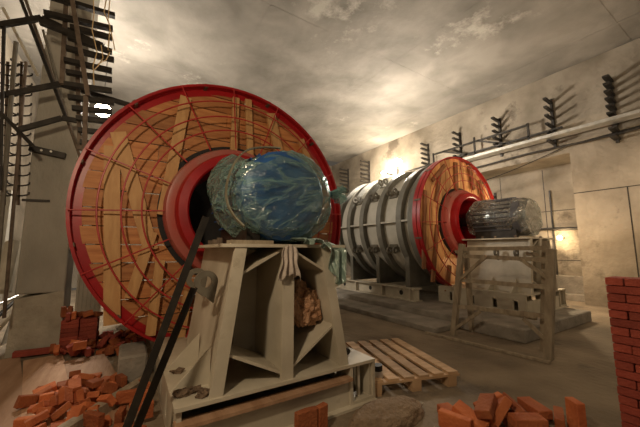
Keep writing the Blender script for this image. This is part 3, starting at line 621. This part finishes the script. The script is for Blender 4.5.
# ================================================================ bricks
rnd = random.Random(5)
def brick_mesh(m, nm='brick', holes=True):
    mb = MB().box((-.095,-.046,-.0255), (.095,.046,.0255)); o = mb.build(nm, m, bevel=.004)
    return o
B0 = brick_mesh(M_BRICK); B1 = brick_mesh(M_BRICKD)
BRICKS = [(0,-0.693,5.408,0.525,-1.57,-1.57,-1.27),
 (0,-0.27,5.889,0.026,0,-0,1.25),
 (0,0.246,5.261,0.046,-1.57,0,1.25),
 (0,0.072,5.673,0.026,-3.14,-0,-0.01),
 (0,-0.34,5.42,0.456,-0,0,2.3),
 (0,-0.541,5.789,0.046,1.57,-0,0.79),
 (0,-0.42,5.331,0.486,0.16,-0.26,0.16),
 (0,-0.369,6.024,0.046,1.57,0,3.14),
 (0,-0.148,5.6,0.026,0,3.14,0.62),
 (0,-0.426,5.889,0.026,-0,3.14,-0.54),
 (0,-0.693,5.659,0.476,1.57,0,1.58),
 (0,-0.058,5.462,0.069,-0,2.63,-1.77),
 (0,-0.046,5.796,0.026,-0,-0,-0.17),
 (0,-0.624,5.282,0.476,1.57,0,1.61),
 (0,-0.602,5.97,0.052,-0.04,-0.27,-0.38),
 (0,-0.616,6.018,0.117,1.71,2.91,0),
 (0,0.045,5.511,0.075,0,-0.6,-2.38),
 (0,0.198,5.442,0.052,-0,2.85,0.79),
 (0,-0.369,5.193,0.13,0,3.14,-0.51),
 (0,-0.208,5.04,0.026,3.14,-0,0.88),
 (0,-0.51,4.928,0.135,0.76,-0.91,-1.95),
 (0,-0.502,5.532,0.456,-3.14,0,-0.72),
 (0,0.066,5.979,0.026,-0,-0,-0.27),
 (0,0.102,5.413,0.08,0.16,2.88,1.02),
 (0,0.086,5.594,0.121,-2.68,-0.35,-0.7),
 (0,-0.488,5.039,0.165,-1.89,0.17,-0.33),
 (0,-0.04,5.655,0.092,-2.26,-0.45,-1.43),
 (0,0.073,5.753,0.078,3.14,-0,-0.89),
 (0,-0.573,5.35,0.476,-1.57,0,1.6),
 (0,-0.629,5.458,0.522,-1.57,0.61,1.58),
 (0,0.167,5.683,0.13,-0,-3.14,-0.94),
 (0,-0.183,5.599,0.13,-0,-0,-0.03),
 (0,-0.674,5.842,0.064,-0,-2.7,-1.57),
 (0,-0.169,5.27,0.026,0,-0,2.75),
 (0,-0.221,5.213,0.093,-0,2.18,1.73),
 (0,0.037,5.231,0.026,0,0,0.93),
 (0,-0.484,5.069,0.075,-0.03,2.55,0.78),
 (0,-0.041,5.341,0.057,-0,-0.35,-1.77),
 (0,-0.197,5.466,0.095,3.14,1.05,-0.51),
 (0,-0.365,5.221,0.078,3.14,-0,0.15),
 (0,0.228,5.645,0.078,0,-0,1.28),
 (0,0.178,5.032,0.057,-0,-2.79,1.9),
 (0,-0.533,5.18,0.082,-1.03,0.21,1.31),
 (0,-0.359,5.055,0.053,-0,-0.3,-2.31),
 (0,0.026,4.973,0.056,3.14,-0.33,0.04),
 (0,-0.127,4.826,0.074,1.57,0.33,2),
 (0,-0.65,5.211,0.08,-0,0.67,-0),
 (0,0.24,5.634,0.026,0,0,1.42),
 (0,0.033,5.11,0.066,0.81,-0.17,0.59),
 (0,0.161,5.09,0.112,1.78,-0.28,-1.88),
 (0,-0.714,5.06,0.14,-1.57,0.49,1.57),
 (0,-0.351,4.863,0.098,1.57,0,-1.31),
 (0,0.222,5.869,0.046,1.57,-0,-1.86),
 (0,-0.08,5.233,0.147,0.89,0.57,-2.73),
 (0,-0.433,4.841,0.19,1.57,-0,0.16),
 (0,-0.217,5.14,0.126,0.53,2.41,0.84),
 (0,-0.081,5.136,0.104,0.91,0,0.81),
 (0,-0.091,4.935,0.069,-0.35,2.99,-1.14),
 (0,-0.437,5.176,0.182,0.07,0.08,-1.36),
 (0,-0.145,5.317,0.117,-0.85,-0.84,-1.57),
 (0,-0.002,4.954,0.101,0.32,-0.11,-1.13),
 (0,-0.177,5.578,0.078,0,3.14,0.25),
 (0,0.021,4.824,0.076,-1.53,2.81,0.17),
 (0,-0.662,4.947,0.147,-1.58,0.61,1.57),
 (0,0.141,4.864,0.026,-3.14,-0,1.55),
 (0,-0.417,5.177,0.026,0,-3.14,0.61),
 (0,0.179,4.83,0.078,0,3.14,-1.48),
 (0,0.205,4.801,0.15,1.57,-0,-2.62),
 (1,-0.371,3.735,0.061,-0,0.39,0.26),
 (1,0.153,3.216,0.026,3.14,0,0.04),
 (1,-0.316,3.866,0.026,0,3.14,-0.23),
 (1,-0.475,3.76,0.026,0,-0,1.84),
 (1,-0.115,3.011,0.026,3.14,0,0.23),
 (1,-0.464,3.607,0.074,-0,-2.56,0.05),
 (1,-0.251,3.321,0.074,3.14,-0.58,-0.81),
 (1,0.07,3.228,0.098,1.57,-0,-0.17),
 (1,-0.028,3.878,0.046,-1.57,-0,0.98),
 (1,-0.077,3.62,0.026,0,-0,0.86),
 (1,-0.021,3.406,0.026,0,0,2.75),
 (1,0.201,3.295,0.095,1.51,-1.57,0),
 (1,-0.573,3.562,0.026,0,-0,-3.14),
 (1,-0.37,3.625,0.074,-0,-0.58,-3.09),
 (1,-0.074,3.203,0.11,2.13,-0.24,-0.96),
 (1,-0.227,4.104,0.026,3.14,0,-0.1),
 (1,-0.471,3.324,0.076,-0,2.52,-1.89),
 (1,-0.496,3.418,0.083,0.65,-0.42,-2.23),
 (1,-0.137,3.7,0.046,1.57,0,-2.18),
 (1,-0.188,3.754,0.052,-1.23,-0,1.03),
 (1,-0.345,3.828,0.092,2.78,0,-0.75),
 (1,-0.575,3.786,0.061,-3.14,-0.4,0.26),
 (1,-0.29,3.438,0.09,1.57,-0.57,-1.23),
 (1,0.119,3.515,0.064,-0.14,-0.37,0.37),
 (1,-0.462,4.013,0.026,-0,3.14,-1.39),
 (1,-0.167,3.426,0.078,0,-2.49,1.33),
 (1,-0.267,3.6,0.069,2.62,0.27,-1.08),
 (1,-0.507,3.533,0.098,-1.57,-0,0.05),
 (1,-0.509,3.053,0.057,-3.14,-0.35,-0.44),
 (1,-0.33,3.965,0.078,0,-3.14,-0.28),
 (1,2.231,3.343,0.026,-0,3.14,1.09),
 (1,-0.655,3.657,0.072,-1.57,0.3,0.6),
 (1,-0.098,2.787,0.026,0,0,1.75),
 (1,-0.267,3.852,0.12,0.4,-2.84,-0.13),
 (1,-0.331,3.6,0.145,-0.15,-2.81,-1.4),
 (1,-0.092,3.589,0.078,0,3.14,0.5),
 (1,0.023,3.641,0.098,1.57,0,1.94),
 (1,-0.369,3.423,0.13,2.37,0.7,-1.35),
 (1,-0.575,3.886,0.057,-2.9,-0.24,0.26),
 (1,-0.37,3.254,0.086,-0.38,-0.57,0.35),
 (1,0.029,3.023,0.046,-1.57,-0,-1.84),
 (1,0.193,3.074,0.095,0.82,-1.57,0),
 (1,-0.495,3.154,0.105,2.92,-0.31,0.27),
 (1,-0.072,3.505,0.091,1.1,0.48,0.34),
 (1,0.203,2.892,0.095,1.57,1.57,0),
 (1,-0.187,3.612,0.13,-0,-0,2.11),
 (1,-0.133,3.199,0.046,1.57,0,2.33),
 (1,-0.099,3.339,0.026,-0,0,-0.4),
 (1,-0.562,3.257,0.046,-1.57,0,2.82),
 (1,0.047,2.835,0.026,0,-3.14,-0.22),
 (1,-0.161,3.098,0.076,-2.08,-0.26,-0.21),
 (1,-0.25,2.81,0.051,3.07,0.24,0.22),
 (1,-0.355,3.132,0.026,0,-0,0.14),
 (1,-0.24,3.195,0.085,-0.51,-0.5,-0.58),
 (1,-0.417,2.905,0.026,-0,-0,-0.79),
 (1,-0.318,2.969,0.05,0.71,3.14,-0.48),
 (1,-0.409,2.824,0.098,1.57,-0,-1.68),
 (1,-0.427,2.711,0.026,0,0,0.53),
 (1,-0.261,3.076,0.106,0.2,0.86,-2.05),
 (1,-0.141,2.943,0.098,1.57,0,-0.87),
 (1,-0.412,3.42,0.095,-0.86,-0.56,-2.37),
 (1,0.14,2.68,0.046,-1.57,-0,2.26),
 (1,0.59,2.557,0.476,-3.14,0,-1.27),
 (1,0.204,3.455,0.026,-0,-0,1.57),
 (1,-0.279,3.986,0.026,3.14,-0,-0.37),
 (1,-0.118,3.933,0.026,-0,-3.14,1.03),
 (1,-0.387,4.129,0.074,-0,0.58,1.62),
 (1,-0.615,4.001,0.026,3.14,-0,-0.14),
 (2,2.565,1.465,0.1,1.64,0.38,2.61),
 (2,2.607,1.328,0.032,-3.14,0,0.84),
 (2,2.875,1.281,0.032,-0,-0,2.78),
 (2,2.174,1.522,0.058,-1.57,-0,1.83),
 (2,2.716,1.342,0.094,0.66,-0.17,1.08),
 (2,2.835,1.263,0.096,0,-0,1.08),
 (2,2.302,1.637,0.032,-0,-0,1.28),
 (2,2.889,1.009,0.12,2.56,-1.57,0),
 (2,2.867,1.11,0.058,-1.57,0,0.38),
 (2,2.481,1.358,0.117,-0.73,-0.57,-0.07),
 (2,2.293,1.476,0.083,-0.17,-2.77,-1.41),
 (2,2.578,1.203,0.096,0,0,-0.58),
 (2,2.399,1.406,0.164,2.86,-0.18,0.33),
 (2,2.236,0.664,0.032,0,-0,-1.81)]
LAB = ['loose orange red brick in the heap between the column and the fan wheel', 'loose orange brick in the heap spilled on the floor boards beside the near stand', 'loose orange brick in the low heap on the open floor']
GRP = ['bricks heaped beside the column', 'bricks spilled on the floor boards', 'bricks heaped on the open floor']
ORD = ['first','second','third','fourth','fifth','sixth','seventh','eighth','ninth','tenth','eleventh','twelfth','thirteenth','fourteenth','fifteenth','sixteenth','seventeenth','eighteenth','nineteenth','twentieth','twenty-first']
heap_special = {}
for k_ in (0, 1, 2):
    ids = [i for i, b_ in enumerate(BRICKS) if b_[0] == k_]; nm_ = ('heap beside the column', 'heap spilled on the floor boards', 'low heap on the open floor')[k_]
    for w_, i in zip(('highest', 'second highest', 'third highest'), sorted(ids, key=lambda i: -BRICKS[i][3])): heap_special[i] = 'the %s orange brick of the %s' % (w_, nm_)
    rest_ = [i for i in ids if i not in heap_special]; i = min(rest_, key=lambda i: BRICKS[i][2]); heap_special[i] = 'orange brick lying nearest the camera in the %s' % nm_
    rest_ = [i for i in ids if i not in heap_special]; i = max(rest_, key=lambda i: BRICKS[i][2]); heap_special[i] = 'orange brick lying furthest from the camera in the %s' % nm_
    rest_ = [i for i in ids if i not in heap_special]; i = min(rest_, key=lambda i: BRICKS[i][1]*.845-BRICKS[i][2]*.534); heap_special[i] = 'orange brick at the leftmost end of the %s' % nm_
    rest_ = [i for i in ids if i not in heap_special]; i = max(rest_, key=lambda i: BRICKS[i][1]*.845-BRICKS[i][2]*.534); heap_special[i] = 'orange brick at the rightmost end of the %s' % nm_
def add_brick(src, loc, rot, label, grp, sx=1):
    o = src.copy(); C.objects.link(o); o.location = loc; o.rotation_euler = rot; o.scale = (sx,1,1) if sx <= 1 else (sx,sx,sx); return tag(o, label, 'brick', grp)
for bi, (k, x, y, z, a, b, c) in enumerate(BRICKS):
    src = B0 if (k != 0 or rnd.random() < .75) else B1
    lab, g = heap_special.get(bi, LAB[k]), GRP[k]
    if k == 2 and x < 1.7: lab, g = 'orange brick lying in the short row against the front of the near stand', 'bricks in front of the near stand'
    add_brick(src, (x, y, z+.001), (a, b, c), lab, g, 1.25 if k == 2 else rnd.choice((.5,.6,.7,.85)))
for L_ in range(8):
    for i in range(2):
        for k in range(4):
            add_brick(B1, (-.60+i*.20, 5.34+k*.10, .027+L_*.053), (0,0,rnd.uniform(-.03,.03)), 'dark brick, %s course up of the neat block by the column, %s row, %s end' % (ORD[L_], ORD[k], ('column', 'wheel')[i]), 'bricks stacked beside the column')
for x, rz, w_ in ((1.135,.1,'leftmost'), (1.215,-.15,'middle'), (1.31,.25,'rightmost')):
    add_brick(B0, (x, 2.05, .097), (0, PI/2-.02, rz+PI/2), w_+' orange brick of three standing on end against the front of the near stand', 'bricks in front of the near stand')
# the tall stack at the edge of the view
for L_ in range(21):
    for i in range(2):
        for k in range(2):
            if L_ % 2: loc = (2.90+i*.098, .46+k*.196, .0265+L_*.0555); rz = PI/2
            else: loc = (2.768+i*.196, .51+k*.098-.10, .0265+L_*.0555); rz = 0
            if L_ % 2 == 0: loc = (2.949, .41+(i*2+k)*.098, .0265+L_*.0555)
            add_brick(B1, (loc[0]+rnd.uniform(-.005,.005), loc[1]+rnd.uniform(-.002,.002), loc[2]), (0,0,rz+rnd.uniform(-.01,.01)), 'red brick, %s course up of the tall free-standing stack, %s in its course' % (ORD[L_], ORD[i*2+k]), 'bricks in the tall stack')
for L_ in range(11):
    for k in range(2):
        if L_ % 2: p = (3.345, 5.62+k*.098, .027+L_*.053); rz = 0
        else: p = (3.295+k*.098, 5.665, .027+L_*.053); rz = PI/2
        add_brick(B1, (p[0]+rnd.uniform(-.008,.008), p[1], p[2]), (0,0,rz+rnd.uniform(-.03,.03)), 'red brick, %s course up of the narrow pile behind the near stand, %s of two' % (ORD[L_], ORD[k]), 'bricks behind the near stand')
for x, y, rz, s in ((4.6, 8.6, .4, 'single brick on the lit floor beyond the narrow brick pile'), (5.0, 8.2, 1.2, 'single brick lying close to the end of the casing beam'), (2.62, 2.02, 0, '')):
    if s: add_brick(B0, (x, y, .027), (0,0,rz), s, 'stray bricks'); 
for b_ in (B0, B1): bpy.data.objects.remove(b_)
